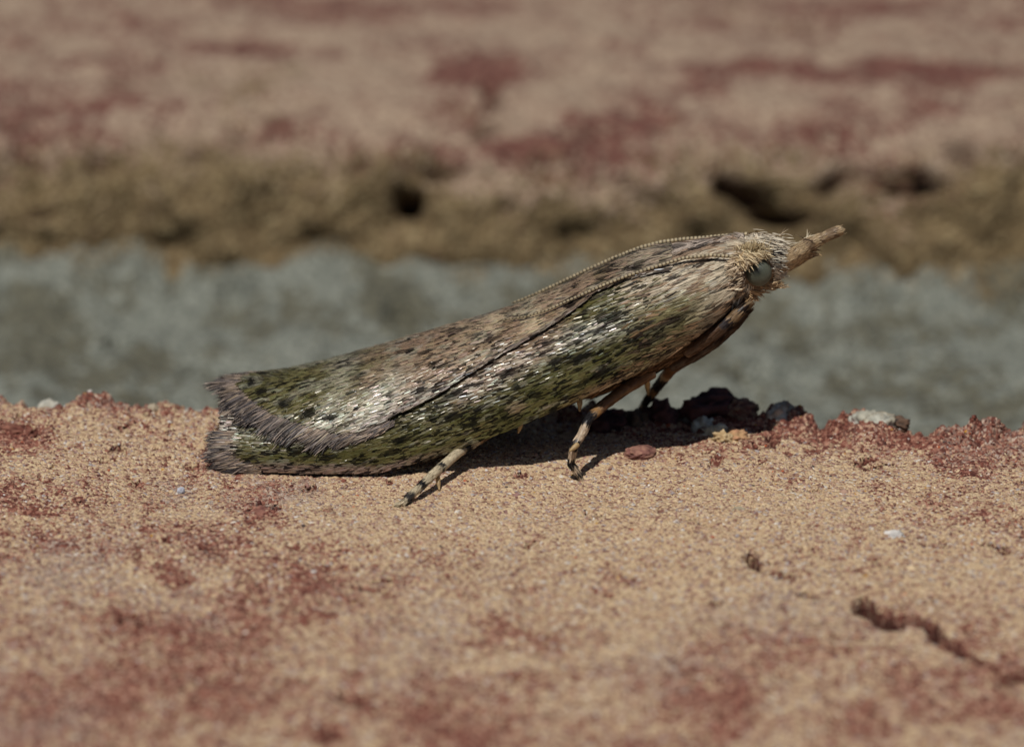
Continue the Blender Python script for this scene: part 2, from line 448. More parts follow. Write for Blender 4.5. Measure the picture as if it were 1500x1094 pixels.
# --- mortar bed in the joint
MZ = -0.60
yb0 = G(750, 378, MZ + 0.10)[1]                          # where the mortar meets the back brick
mx = nonuni(-11, -2.0, 2.0, 10, 0.02); my = np.concatenate([np.array([0.1, 0.2, 0.3, 0.4]), np.arange(0.5, yb0 + 0.5, 0.02)])
MX, MY = np.meshgrid(mx, my, indexing='ij')
mzz = MZ + (fbm(MX * 1.6, MY * 1.6, 111, 3) - 0.5) * 0.10 + (fbm(MX * 6, MY * 3.5, 113, 4) - 0.5) * 0.11 + (0.45 - worley(MX * 14, MY * 14, 115)) * 0.012
_wp = worley(MX * 2.2 + .5 * fbm(MX * 4, MY * 4, 118, 2), MY * 2.2, 145)
mzz -= 0.10 * smooth(0.22, 0.08, _wp) * (vn(MX * 1.1, MY * 1.1, 147) > .5)
mzz += 0.05 * np.exp(-((MX - (-0.44)) / 0.09) ** 2 - ((MY - 1.9) / 0.12) ** 2)
mzz += 0.13 * smooth(yb0 - 0.55, yb0 + 0.1, MY) ** 2
mth = 0.75 * smooth(yb0 - 0.30, yb0 + 0.05, MY + 0.35 * (fbm(MX * 1.4, MY * 2.5, 119, 3) - .5)) - 0.1
mred = 0.3 + 1.7 * (fbm(MX * 8, MY * 5, 116, 4, .65) - .5) + 1.5 * (fbm(MX * 1.6, MY * 2.4, 117, 4) - 0.42) + 0.5 * smooth(yb0 - 0.12, yb0 + 0.1, MY)
mo = new_mesh('mortar_joint', np.stack([MX, MY, mzz], -1).reshape(-1, 3), grid_faces(len(mx), len(my))[:, ::-1], M_MORTAR, wall, attrs={'red': mred.ravel(), 'third': mth.ravel()}, smooth_sh=True)
mo['label'] = 'rough grey recessed mortar joint between the two bricks'

# --- back brick: profile (y, z) swept along x with crumbling relief
zt = PY(750, 205, yb0 + 0.16)[2]                  # arris height
dz_ = zt - MZ
prof = np.array([(yb0 + .02, MZ - 0.6), (yb0 - .02, MZ - 0.1), (yb0 - .04, MZ + .06), (yb0 - .01, MZ + dz_ * .32), (yb0 + .04, MZ + dz_ * .55), (yb0 + .12, MZ + dz_ * .78),
                 (yb0 + .26, zt - .02), (yb0 + .46, zt + .03), (yb0 + .8, zt + .06), (yb0 + 1.4, zt + .07), (yb0 + 2.6, zt + .06), (yb0 + 5, zt + .05), (yb0 + 10, zt + .05)])
seg = np.r_[0, np.cumsum(np.hypot(*np.diff(prof, axis=0).T))]
ss = np.concatenate([np.arange(0, seg[-1] * 0 + 4.2, 0.022), np.linspace(4.4, seg[-1], 24)])
pyy = np.interp(ss, seg, prof[:, 0]); pzz = np.interp(ss, seg, prof[:, 1])
for _ in range(6):
    pyy[1:-1] = (pyy[:-2] + 2 * pyy[1:-1] + pyy[2:]) / 4; pzz[1:-1] = (pzz[:-2] + 2 * pzz[1:-1] + pzz[2:]) / 4
ty = np.gradient(pyy); tz = np.gradient(pzz); tl = np.hypot(ty, tz); nyv, nzv = -tz / tl, ty / tl
bx = nonuni(-11, -2.15, 2.15, 10, 0.022)
BX, BS = np.meshgrid(bx, ss, indexing='ij')
s_face = float(np.interp(yb0 + .12, prof[4:9, 0], seg[4:9]))   # arris along the profile
onface = smooth(s_face + 0.45, s_face - 0.1, BS)
dsp = (fbm(BX * 1.3, BS * 1.3, 121, 4) - 0.5) * 0.14 * (0.35 + onface) + (fbm(BX * 6, BS * 8, 123, 4) - 0.5) * 0.13 * (0.4 + onface) + (0.45 - worley(BX * 9, BS * 10, 125)) * 0.03 * (.2 + onface)
def s_at(py):   # profile length whose point projects at photo row py
    q = np.stack([0 * pyy, pyy, pzz], -1) - CAMP
    row = 547 - (q @ UPV) / (q @ FWD) * S * DIST
    k = np.argmin(np.abs(row - py) + (np.arange(len(row)) < 3) * 999); return ss[k]
def bxat(px): return (px - 750) / S * (DIST + yb0 + .2) / DIST
PITS = [(592, 300, 20, 12, .26), (722, 138, 12, 34, .2), (700, 180, 26, 12, .14), (1075, 285, 26, 14, .18), (1130, 312, 60, 9, .2), (1210, 275, 40, 10, .14), (1060, 268, 14, 12, .16),
        (1410, 235, 24, 18, .12), (520, 238, 22, 10, .12), (280, 228, 16, 10, .1), (350, 205, 40, 8, .08), (640, 255, 40, 12, .12), (40, 195, 40, 8, .08), (860, 205, 30, 10, .08),
        (150, 235, 24, 12, .08), (1260, 262, 30, 10, .12), (1330, 285, 50, 8, .1), (470, 360, 40, 6, .06), (60, 330, 40, 8, .08), (820, 395, 30, 10, .1)]
pit_shade = np.zeros_like(BX)  # painted shade in the hollows of the back brick
for a, b, ra_, rb_, dp in PITS:
    s0 = s_at(b) + 0.12 * (fbm(BX * 5, BS * 5, 141, 3) - .5); x0 = bxat(a) + 0.22 * (fbm(BX * 5 + 7, BS * 6, 143, 3) - .5)
    pit_shade = np.maximum(pit_shade, min(1, dp / .16) * .85 * np.exp(-(((BX - x0) / (ra_ / S)) ** 2 + ((BS - s0) / (rb_ / S * 1.3)) ** 2)))
    dsp -= dp * np.exp(-(((BX - x0) / (ra_ / S)) ** 2 + ((BS - s0) / (rb_ / S * 1.3)) ** 2) ** 1.5)
# ledge of a flake on the right
for a, b, ra_, rb_, dp in [(1140, 270, 60, 16, .09), (1320, 255, 70, 16, .08), (1190, 200, 40, 14, .04)]:
    dsp += dp * np.exp(-((BX - bxat(a)) / (ra_ / S)) ** 2 - ((BS - s_at(b)) / (rb_ / S * 1.3)) ** 2)
BV = np.stack([BX, pyy[None] + dsp * nyv[None], pzz[None] + dsp * nzv[None]], -1)
bred = 0.33 + 0.9 * (fbm(BX * .9 + 4, BS * 2.2, 131, 4) - 0.5) + 1.0 * (fbm(BX * 4.5, BS * 8, 133, 4, .6) - .5)
for a, b, ra_, rb_, st in [(340, 65, 60, 16, .6), (460, 75, 40, 14, .5), (700, 110, 70, 34, .6), (660, 150, 60, 40, .3), (1180, 100, 200, 12, .6), (1430, 110, 120, 14, .6), (90, 95, 40, 40, .35), (160, 130, 40, 26, .35),
                          (1000, 170, 60, 18, .5), (860, 180, 80, 26, .5), (800, 225, 120, 22, .5), (1050, 250, 60, 14, .3), (420, 195, 60, 16, .35), (640, 215, 100, 24, .35), (1180, 200, 26, 14, .4), (380, 5, 40, 8, .5),
                          (120, 200, 100, 14, .35), (1280, 230, 60, 18, .2), (1440, 290, 80, 30, .35)]:
    bred = bred + st * np.exp(-((BX - bxat(a)) / (ra_ / S)) ** 2 - ((BS - s_at(b)) / (rb_ / S / (.9 if b > 200 else .45))) ** 2)
for a, b, ra_, rb_, st in [(1130, 150, 60, 36, .6), (1000, 185, 40, 16, .5), (250, 120, 120, 30, .25), (500, 135, 60, 26, .35), (880, 115, 60, 20, .35), (1350, 60, 200, 30, .2), (560, 40, 160, 20, .2)]:
    bred = bred - st * np.exp(-((BX - bxat(a)) / (ra_ / S)) ** 2 - ((BS - s_at(b)) / (rb_ / S / .45)) ** 2)
third = 0.1 + 0.9 * smooth(s_at(190), s_at(320), BS) + 0.9 * (fbm(BX * 2.2, BS * 2.6, 135, 3) - .5) + 0.35 * np.exp(-((BX - bxat(150)) / .35) ** 2 - ((BS - s_at(235)) / .12) ** 2) - 0.25 * np.exp(-((BX - bxat(800)) / .5) ** 2 - ((BS - s_at(265)) / .15) ** 2) - 0.3 * np.exp(-((BX - bxat(1200)) / .4) ** 2 - ((BS - s_at(275)) / .1) ** 2)
bb = new_mesh('brick', BV.reshape(-1, 3), grid_faces(len(bx), len(ss))[:, ::-1], M_BACK, wall, attrs={'red': bred.ravel(), 'third': third.ravel(), 'recess_shade': pit_shade.ravel()}, smooth_sh=True)
bb['label'] = 'pinkish back brick with an ochre pitted lower edge'

# --- crumbs and chips along the arris
LV, LF = ico(4)
def lump(name, c, rad, seed, col, col2=None, parent=wall, rough=0.45, freq=2.2):
    p = LV * 1.0
    a = fbm(p[:, 0] * freq + seed, p[:, 1] * freq + p[:, 2] * 1.7 * freq, 200 + seed, 4) - 0.5
    b = fbm(p[:, 2] * freq * 1.3 - seed, p[:, 0] * freq + p[:, 1] * freq * 1.3, 300 + seed, 4) - 0.5
    k = worley(p[:, 0] * 3 + p[:, 2] * 2 + seed, p[:, 1] * 3 - p[:, 2] * 2, seed) - 0.5
    r = 1 + rough * (a + b) * 1.6 - 0.22 * k
    v = p * r[:, None] * np.asarray(rad)
    t = smooth(-0.12, 0.12, a * 1.0 + b * 0.6)[:, None]
    cc = lin(col) * (1 - t) + lin(col2 or col) * t
    o = new_mesh(name, v, LF, M_CRUMB, None, cols=cc, smooth_sh=False)
    o.location = c; o.rotation_euler = (0, 0, seed * 0.7)
    if parent: o.parent = parent
    return o
def on_front(px, py, dz=0.0):
    g = G(px, py)
    return np.array([g[0], g[1], float(front_z(np.array([g[0]]), np.array([g[1]]))[0]) + dz])
def at_edge(px, py, y):
    """a seat on the brick near its arris, under photo column px"""
    x = PY(px, py, y)[0]; e = float(edge_y(np.array([x]))[0])
    g = G(px, py + 8); yy = min(e - 0.012, g[1])
    return np.array([x, yy, float(front_z(np.array([x]), np.array([yy]))[0]) + 0.004])
DARK = ((62, 42, 44), (98, 62, 58))
lumps = [('brick_chip', at_edge(1040, 590, .36), (.10, .07, .055), 1, *DARK), ('brick_chip', at_edge(1012, 588, .38), (.05, .05, .04), 2, (120, 112, 98), (82, 60, 58)),
         ('brick_chip', at_edge(965, 602, .34), (.06, .05, .05), 3, *DARK), ('brick_chip', at_edge(925, 608, .36), (.06, .06, .05), 4, (70, 56, 48), (120, 96, 76)),
         ('brick_chip', at_edge(890, 612, .36), (.07, .05, .04), 5, *DARK), ('brick_chip', at_edge(1085, 600, .38), (.05, .04, .03), 6, (104, 62, 54), (150, 120, 96)),
         ('mortar_crumb', at_edge(1028, 612, .24), (.045, .035, .036), 7, (196, 192, 172), (222, 220, 204)), ('mortar_crumb', at_edge(1046, 630, .19), (.045, .03, .030), 8, (206, 196, 168), (220, 216, 196)),
         ('mortar_crumb', at_edge(1055, 640, .15), (.03, .026, .024), 9, (190, 160, 118), (200, 176, 136)), ('mortar_crumb', at_edge(1076, 636, .17), (.04, .03, .026), 10, (196, 158, 116), (188, 140, 106)),
         ('mortar_crumb', at_edge(1136, 606, .29), (.045, .035, .036), 11, (210, 204, 190), (176, 156, 136)), ('mortar_crumb', at_edge(1146, 598, .34), (.04, .03, .02), 12, (176, 172, 156), (150, 130, 116)),
         ('mortar_crumb', at_edge(1272, 600, .31), (.075, .05, .042), 13, (196, 196, 184), (170, 166, 150)), ('mortar_crumb', at_edge(1284, 620, .23), (.05, .03, .03), 14, (184, 182, 168), (160, 150, 130)),
         ('brick_chip', at_edge(1312, 612, .31), (.034, .03, .022), 15, (70, 60, 54), (110, 86, 70)), ('mortar_crumb', at_edge(70, 582, .36), (.07, .03, .012), 20, (176, 170, 154), (190, 186, 172)),
         ('mortar_crumb', at_edge(285, 570, .40), (.05, .03, .014), 22, (176, 174, 160), (160, 150, 140)),
         ('brick_chip', at_edge(225, 592, .30), (.02, .018, .022), 23, (170, 150, 124), (180, 168, 146)), ('brick_chip', on_front(22, 632, -.012), (.06, .06, .028), 27, (104, 60, 50), (140, 94, 78)), ('brick_chip', on_front(1310, 786, -.004), (.035, .03, .012), 29, (196, 190, 184), (214, 208, 200)), ('brick_chip', on_front(1090, 752, -.012), (.05, .04, .012), 30, (150, 138, 118), (170, 156, 132)),
         ('brick_chip', on_front(1195, 874, .004), (.016, .016, .014), 31, (186, 178, 150), (200, 190, 160)), ('brick_chip', on_front(385, 744, -.010), (.045, .05, .014), 32, (112, 70, 62), (140, 96, 82))]
for L in lumps:
    lump(*L)
pb = lump('pebble', on_front(938, 668, .006), (.050, .04, .020), 41, (122, 82, 74), (160, 118, 100), parent=None, rough=0.16)
pb['label'] = 'small rounded red brick pebble on the sand below the moth, at the shadow edge'; pb['category'] = 'pebble'
pb2 = lump('pebble', on_front(265, 712, .006), (.013, .012, .012), 42, (176, 176, 186), (196, 196, 204), parent=None, rough=0.1)
pb2['label'] = 'tiny round bluish-white sand grain lying on the brick near the wing tips'; pb2['category'] = 'sand grain'

# ================================================================== THE MOTH
moth = empty('moth', (0, 0, 0), 'green and brown mottled moth with a beak-like snout resting on the front brick', 'moth')

class Shell:
    """body of elliptical sections, one for each photo column; phi 0 = ridge, +90 deg = near flank"""
    def __init__(s, px, top, bot, wid, mid=False):
        s.px = np.asarray(px, float); k = np.arange(s.px[0], s.px[-1] + 1, 2.0)
        f = lambda a: np.interp(k, s.px, a)
        top, bot, wid = f(top), f(bot), f(wid)
        for _ in range(40 if not mid else 4):
            for q in (top, bot, wid): q[1:-1] = (q[:-2] + 2 * q[1:-1] + q[2:]) / 4
        s.k = k; s.w = wid
        vt = (547 - top) / S; vb = (547 - bot) / S
        if mid:
            s.v0 = (vt + vb) / 2
        else:
            s.v0 = vb + wid * ST
        s.h = np.sqrt(np.maximum((vt - s.v0) ** 2 - (wid * ST) ** 2, 1e-4)) / CT
        s.z = ZC + s.v0 / CT
    def par(s, a):
        return [np.interp(a, s.k, q) for q in (s.z, s.h, s.w)]
    def pt(s, a, phi, off=0.0):
        z, h, w = s.par(a)
        sp_, cp = np.sin(phi), np.cos(phi)
        nl = np.sqrt((h * sp_) ** 2 + (w * cp) ** 2) + 1e-9
        return np.stack([(a - 750) / S, -w * sp_ - off * h * sp_ / nl, z + h * cp + off * w * cp / nl], -1)
    def phi(s, a, b):
        z, h, w = s.par(a)
        v = (547 - b) / S - (z - ZC) * CT
        A = h * CT; B = w * ST; R = np.hypot(A, B); de = np.arctan2(B, A)
        return np.arccos(np.clip(v / R, -1, 1)) - de
    def row(s, a, phi):
        z, h, w = s.par(a)
        return 547 - S * ((z - ZC) * CT + h * np.cos(phi) * CT - w * np.sin(phi) * ST)
    def nrm(s, a, phi):
        e = 1.0
        ta = s.pt(a + e, phi) - s.pt(a - e, phi); tp = s.pt(a, phi + .01) - s.pt(a, phi - .01)
        n = np.cross(ta, tp); n /= np.linalg.norm(n, axis=-1, keepdims=True) + 1e-12
        q = s.pt(a, phi, 0.01) - s.pt(a, phi, 0.0)
        return n * np.sign((n * q).sum(-1, keepdims=True))
    def tangent(s, a, phi, dx, dy):
        """tangent whose side view runs (dx, dy) in photo pixels (dy down)"""
        n = s.nrm(a, phi)
        d = np.stack([dx, -dy * ST, -dy * CT], -1)
        fn = (n * FWD).sum(-1); fn = np.minimum(fn, -0.3)
        t = d + FWD * (-(d * n).sum(-1) / fn)[..., None]
        t -= n * (t * n).sum(-1, keepdims=True)
        return t / (np.linalg.norm(t, axis=-1, keepdims=True) + 1e-12), n

WPX = [250, 300, 345, 420, 480, 560, 640, 700, 760, 820, 880, 940, 1000, 1050, 1090, 1110]
WTOP = [566, 560, 556, 547, 533, 511, 488, 471, 452, 426, 397, 373, 359, 352, 346, 346]
WBOT = [690, 689, 689, 690, 691, 690, 667, 645, 622, 596, 569, 541, 509, 468, 432, 420]
WWID = [.20, .23, .25, .28, .29, .30, .30, .295, .29, .275, .26, .24, .21, .17, .125, .10]
SH = Shell(WPX, WTOP, WBOT, WWID)

# continuous body: abdomen, thorax, head
BPX = [360, 400, 500, 600, 700, 800, 900, 960, 1010, 1045, 1070, 1088, 1105, 1125, 1140, 1150, 1156]
BTOP = [600, 585, 560, 530, 495, 455, 402, 372, 362, 356, 352, 348, 342, 346, 354, 364, 376]
BBOT = [640, 655, 675, 668, 640, 608, 568, 544, 517, 496, 472, 448, 430, 422, 414, 404, 392]
BWID = [.06, .10, .16, .19, .21, .21, .20, .19, .18, .16, .135, .115, .115, .105, .085, .055, .02]
BD = Shell(BPX, BTOP, BBOT, BWID, mid=True)
ka = np.concatenate([[361], np.arange(364, 1156, 6), [1155.5]]); kp = np.linspace(-math.pi, math.pi, 49)[:-1]
A_, P_ = np.meshgrid(ka, kp, indexing='ij')
bv = BD.pt(A_, P_)
bv += (fbm(A_ / 9, P_ * 6, 141, 3)[..., None] - .5) * 0.006
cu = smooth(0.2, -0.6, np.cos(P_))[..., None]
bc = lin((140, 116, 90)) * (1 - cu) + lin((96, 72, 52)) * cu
bf = grid_faces(len(ka), len(kp), wrap=True)
bvf = np.concatenate([bv.reshape(-1, 3), bv[:1].mean(1), bv[-1:].mean(1)])
nb_ = len(kp); last = (len(ka) - 1) * nb_; q0 = len(bv.reshape(-1, 3))
faces = bf.tolist() + [[q0, (j + 1) % nb_, j] for j in range(nb_)] + [[q0 + 1, last + j, last + (j + 1) % nb_] for j in range(nb_)]
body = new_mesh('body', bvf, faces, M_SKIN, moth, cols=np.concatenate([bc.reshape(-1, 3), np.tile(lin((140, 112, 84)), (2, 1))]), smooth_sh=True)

# ---- strips: scales and hairs
def strips(name, root, d, n, length, width, col, mat, parent, lift=0.12, curl=0.0, prof=(0.55, 1.0, 0.55), roll=0.3, bend=0.0, kind='stuff', path=None, tipcol=None):
    N = len(root); k = len(prof)
    side = np.cross(n, d); side /= np.linalg.norm(side, axis=-1, keepdims=True) + 1e-12
    ro = rng.normal(0, roll, N)[:, None]
    side2 = side * np.cos(ro) + n * np.sin(ro); n2 = np.cross(d, side2)
    lift = np.broadcast_to(np.asarray(lift, float), (N,)) ; length = np.broadcast_to(np.asarray(length, float), (N,)); width = np.broadcast_to(np.asarray(width, float), (N,))
    rows = []
    bd = rng.normal(0, 1, N)[:, None] * bend
    for j, p in enumerate(prof):
        t = j / (k - 1)
        c = root + d * (length * t)[:, None] + n * (length * (lift * t - curl * t * t))[:, None] + side * bd * (length * t * t)[:, None]
        hw = (width * p * 0.5)[:, None]
        mid = n2 * (width * 0.10 * p)[:, None]
        rows.append(np.stack([c - side2 * hw, c + mid, c + side2 * hw], 1))
    Vv = np.stack(rows, 1).reshape(-1, 3)
    b = (np.arange(N) * k * 3)[:, None]
    fs = []
    for j in range(k - 1):
        for m in range(2):
            fs.append(np.concatenate([b + j * 3 + m, b + j * 3 + m + 1, b + (j + 1) * 3 + m + 1, b + (j + 1) * 3 + m], 1))
    Fv = np.stack(fs, 1).reshape(-1, 4)
    cc = np.repeat(col[:, None, :], k * 3, 1)
    if tipcol is not None:
        tv = np.repeat(np.linspace(0, 1, k) ** 1.5, 3)[None, :, None]
        cc = cc * (1 - tv) + tipcol[:, None, :] * tv
    return new_mesh(name, Vv, Fv, mat, parent, cols=cc.reshape(-1, 3), attrs={'rnd': np.repeat(rng.uniform(0, 1, N), k * 3)}, kind=kind)

# ---- wing outlines in side-view coordinates
DORS = np.array([(343, 556), (351, 570), (365, 584), (398, 604), (433, 619), (469, 627), (505, 634), (535, 632), (562, 622), (584, 609), (638, 585), (668, 566), (716, 537), (764, 510), (800, 489), (848, 457), (879, 432), (930, 412), (1000, 400)], float)
def over_edge(a):      # lower border of the overlapping wing
    return np.interp(a, DORS[:, 0], DORS[:, 1])
def under_margin_x(b): # left border of the lower wing
    return np.interp(b, [600, 625, 645, 660, 675, 690], [330, 328, 330, 333, 352, 400])

def streak(a, b, sl_, la, lb, seed):
    """noise stretched along the wing: sl_ slope, la/lb lengths in px"""
    sl_ = abs(sl_); n_ = math.hypot(1, sl_); ux = (a - sl_ * b) / n_; uy = (b + sl_ * a) / n_
    return fbm(ux / la, uy / lb, seed, 2)

OLIVE, PINK, PALE, GREY, BLK, CREAM, DBR = [lin(c) for c in ((102, 95, 56), (148, 122, 98), (176, 170, 148), (120, 104, 96), (12, 11, 15), (200, 180, 146), (92, 68, 50))]
def mixc(a, b, t):
    t = np.asarray(t)[:, None] if np.ndim(t) == 1 else t
    return a * (1 - t) + b * t
def spot(a, b, x, y, rx, ry, ang=-0.45):
    c, s_ = math.cos(ang), math.sin(ang)
    u = (a - x) * c + (b - y) * s_; v = -(a - x) * s_ + (b - y) * c
    return np.exp(-((u / rx) ** 2 + (v / ry) ** 2) ** 1.5)

def over_col(a, b, jit):
    N = len(a)
    q = a + 0.35 * (b - 560) + 26 * (fbm(a / 40, b / 30, 151, 3) - .5)
    c = np.tile(OLIVE, (N, 1))
    c = mixc(c, PINK, smooth(500, 600, q) * 0.92)
    # pinkish ridge running back over the olive tip
    rb = np.interp(a, WPX, WTOP)
    c = mixc(c, PINK * .85, 0.75 * smooth(30, 6, b - rb) * smooth(440, 520, a))
    c = mixc(c, PALE, 0.75 * np.exp(-((q - 572) / 26) ** 2) * smooth(520, 575, b))
    c = mixc(c, PALE, 0.5 * np.exp(-((q - 500) / 18) ** 2))
    c = mixc(c, PINK, 0.6 * spot(a, b, 545, 560, 26, 12))
    c = mixc(c, CREAM, 0.6 * smooth(620, 720, a) * smooth(900, 800, a) * smooth(0.3, 0.7, fbm(a / 30, b / 18, 153, 3)))  # cream mottling, strengthened to paint in the mid-wing sheen
    c = mixc(c, OLIVE, 0.45 * smooth(830, 880, a) * smooth(.45, .7, fbm(a / 24, b / 14, 155, 3)))
    c = mixc(c, lin((186, 170, 146)), 0.6 * smooth(880, 960, a))
    c = mixc(c, PALE * .8, 0.5 * smooth(.56, .72, streak(a, b, -.4, 26, 9, 157)))
    # grey-brown dorsal border
    e = over_edge(a) - b
    c = mixc(c, lin((106, 90, 78)), 0.85 * smooth(np.interp(a, [540, 760], [24, 9]), 4, e) * smooth(500, 560, a))
    dk = smooth(.61, .66, streak(a, b, -.42, 13, 2.4, 161)) * .95
    dk = np.maximum(dk, .9 * (jit < .055))
    dk = np.maximum(dk, 0.8 * smooth(.76, .82, streak(a, b, -.42, 22, 4, 163)))
    dk = dk * (0.75 + 0.25 * smooth(.35, .6, fbm(a / 60, b / 40, 165, 2)))
    for x, y, r in [(356, 557, 9), (364, 569, 9), (381, 581, 12), (414, 598, 14), (449, 611, 15), (484, 615, 12), (615, 575, 12), (600, 521, 7), (940, 397, 13), (925, 399, 8), (836, 452, 10), (890, 398, 8), (668, 530, 6)]:
        dk = np.maximum(dk, 1.5 * spot(a, b, x, y, r * .85, r * .5))
    dk = np.clip(dk + (jit - .5) * .35 * (dk > .1), 0, 1)
    return mixc(c, BLK, dk * .93)

def under_col(a, b, jit):
    N = len(a)
    e = b - over_edge(a); lo = np.interp(a, WPX, WBOT) - b
    c = np.tile(lin((90, 84, 46)), (N, 1))
    c = mixc(c, lin((66, 64, 30)), 0.6 * smooth(.45, .65, fbm(a / 34, b / 18, 171, 3)))
    c = mixc(c, PINK * .92, 0.9 * smooth(52, 18, e) * smooth(640, 700, a) * smooth(860, 800, a))
    c = mixc(c, PALE, 0.6 * spot(a, b, 850, 490, 36, 12, -.35))  # whitish gloss painted into the scale colour
    c = mixc(c, PALE * .8, 0.3 * spot(a, b, 905, 480, 60, 16, -.35))
    c = mixc(c, PALE * .7, 0.3 * smooth(.64, .76, streak(a, b, -.38, 30, 6, 173)))
    c = mixc(c, PINK, 0.5 * spot(a, b, 757, 595, 14, 10))
    c = mixc(c, lin((134, 110, 98)), 0.85 * smooth(14, 4, lo) * smooth(700, 560, a))
    c = mixc(c, lin((120, 90, 64)), 0.8 * smooth(16, 5, lo) * smooth(780, 900, a))
    c = mixc(c, lin((122, 114, 72)), 0.5 * smooth(880, 1000, a))
    c = mixc(c, lin((136, 116, 104)), 0.8 * smooth(352, 336, a))
    dk = smooth(.59, .65, streak(a, b, -.4, 13, 2.4, 181)) * .95
    dk = np.maximum(dk, .9 * (jit < .06))
    dk = np.maximum(dk, .9 * smooth(.69, .75, streak(a, b, -.4, 26, 6, 183)))
    for x, y, rx, ry in [(745, 549, 16, 7), (768, 538, 8, 6), (668, 577, 24, 7), (850, 524, 30, 8), (815, 530, 16, 7), (590, 645, 18, 7), (660, 610, 14, 6), (334, 657, 8, 9), (364, 675, 18, 4), (430, 680, 30, 3), (700, 600, 14, 6),
                         (930, 495, 40, 7), (985, 478, 40, 7), (880, 545, 40, 6), (960, 510, 40, 6)]:
        dk = np.maximum(dk, 1.3 * spot(a, b, x, y, rx * .8, ry * .75))
    dk = np.clip(dk + (jit - .5) * .35 * (dk > .1), 0, 1)
    return mixc(c, BLK, dk * .92)

def mirror(P): return P * np.array([1, -1, 1])

def wing(near, name):
    """near=False: overlapping far-side wing that wraps over the ridge; near=True: lower near-side wing"""
    off0 = 0.004 if near else 0.012
    ka = np.arange(330 if near else 340, 985, 4.0)
    kp = np.radians(np.arange(-90, 91, 2.0))
    A, P = np.meshgrid(ka, kp, indexing='ij')
    B = SH.row(A, np.abs(P))
    if near:
        ok = (P > 0) & (A > under_margin_x(B) + 2) & (B > over_edge(A) - 30)
    else:
        tm = np.interp(B, DORS[:6, 1], DORS[:6, 0]); inm = (A > np.where(B < 627, tm, 469))
        ok = inm & ((P <= 0) | (B < over_edge(A)))
    pt = SH.pt(A, P, off0)
    fo = grid_faces(len(ka), len(kp)); okf = ok.ravel()[fo].all(1); fo = fo[okf]
    us, inv = np.unique(fo, return_inverse=True); fo = inv.reshape(fo.shape)
    fn = under_col if near else over_col
    c = fn(A.ravel(), B.ravel(), np.full(A.size, .5)) * .7
    wg = new_mesh(name, pt.reshape(-1, 3)[us], fo, M_WING, moth, cols=c[us], smooth_sh=True)
    # scales
    N = 100000
    a = rng.uniform(ka[0], 985, N); ph = rng.uniform(-math.pi / 2 if not near else 0, math.pi / 2, N)
    z, h, w_ = SH.par(a)
    al = np.hypot(w_ * np.cos(ph), h * np.sin(ph)); k = rng.uniform(0, .36, N) < al
    a, ph = a[k], ph[k]; b = SH.row(a, np.abs(ph))
    if near: ok = (a > under_margin_x(b)) & (b > over_edge(a) - 12)
    else:
        tm = np.interp(b, DORS[:6, 1], DORS[:6, 0]); ok = (a > np.where(b < 627, tm, 469)) & ((ph <= 0) | (b < over_edge(a) - 1.0))
    a, ph, b = a[ok], ph[ok], b[ok]; N = len(a)
    sl_ = np.where(near, np.interp(a, [340, 480, 560, 700, 1000], [.02, .05, .28, .40, .52]), np.interp(a, [340, 450, 560, 760, 1000], [.62, .45, .42, .46, .36]))
    if not near: sl_ = sl_ - 0.25 * smooth(60, 5, b - np.interp(a, WPX, WTOP)) * smooth(1000, 300, a)
    if not near:
        es = np.gradient(DORS[:, 1], DORS[:, 0]); sl_ = sl_ + (np.clip(-np.interp(a, DORS[:, 0], es), .2, .75) - sl_) * smooth(16, 4, over_edge(a) - b) * smooth(540, 580, a)
    sl_ = sl_ + rng.normal(0, .05, N)
    far_ = np.sign(ph); far_[far_ == 0] = 1
    t, n = SH.tangent(a, np.abs(ph), -np.ones(N), sl_)
    root = SH.pt(a, np.abs(ph), off0 + .002 + rng.uniform(0, .004, N))
    m = ph < 0
    for q in (root, t, n): q[m] = mirror(q[m])
    e = over_edge(a) - b
    if not near: root += n * (0.006 * smooth(12, 2, e) * (ph > 0))[:, None]
    col = fn(a - 5, b + 2, rng.uniform(0, 1, N)) * rng.uniform(.78, 1.22, N)[:, None]
    col *= 1 + rng.normal(0, .04, (N, 3))
    L = np.interp(a, [340, 850, 985], [.022, .025, .042]) * rng.uniform(.75, 1.3, N)
    Wd = np.interp(a, [340, 850, 985], [.0054, .0052, .0048]) * rng.uniform(.75, 1.25, N)
    strips('wing_scales', root, t, n, L, Wd, np.clip(col, .004, .9), M_SCALE, wg, lift=np.where(rng.uniform(0, 1, N) < .2, rng.normal(.03, .11, N), rng.normal(.02, .022, N)), curl=.02, prof=(.65, 1, .5), roll=.13, bend=.04)
    return wg

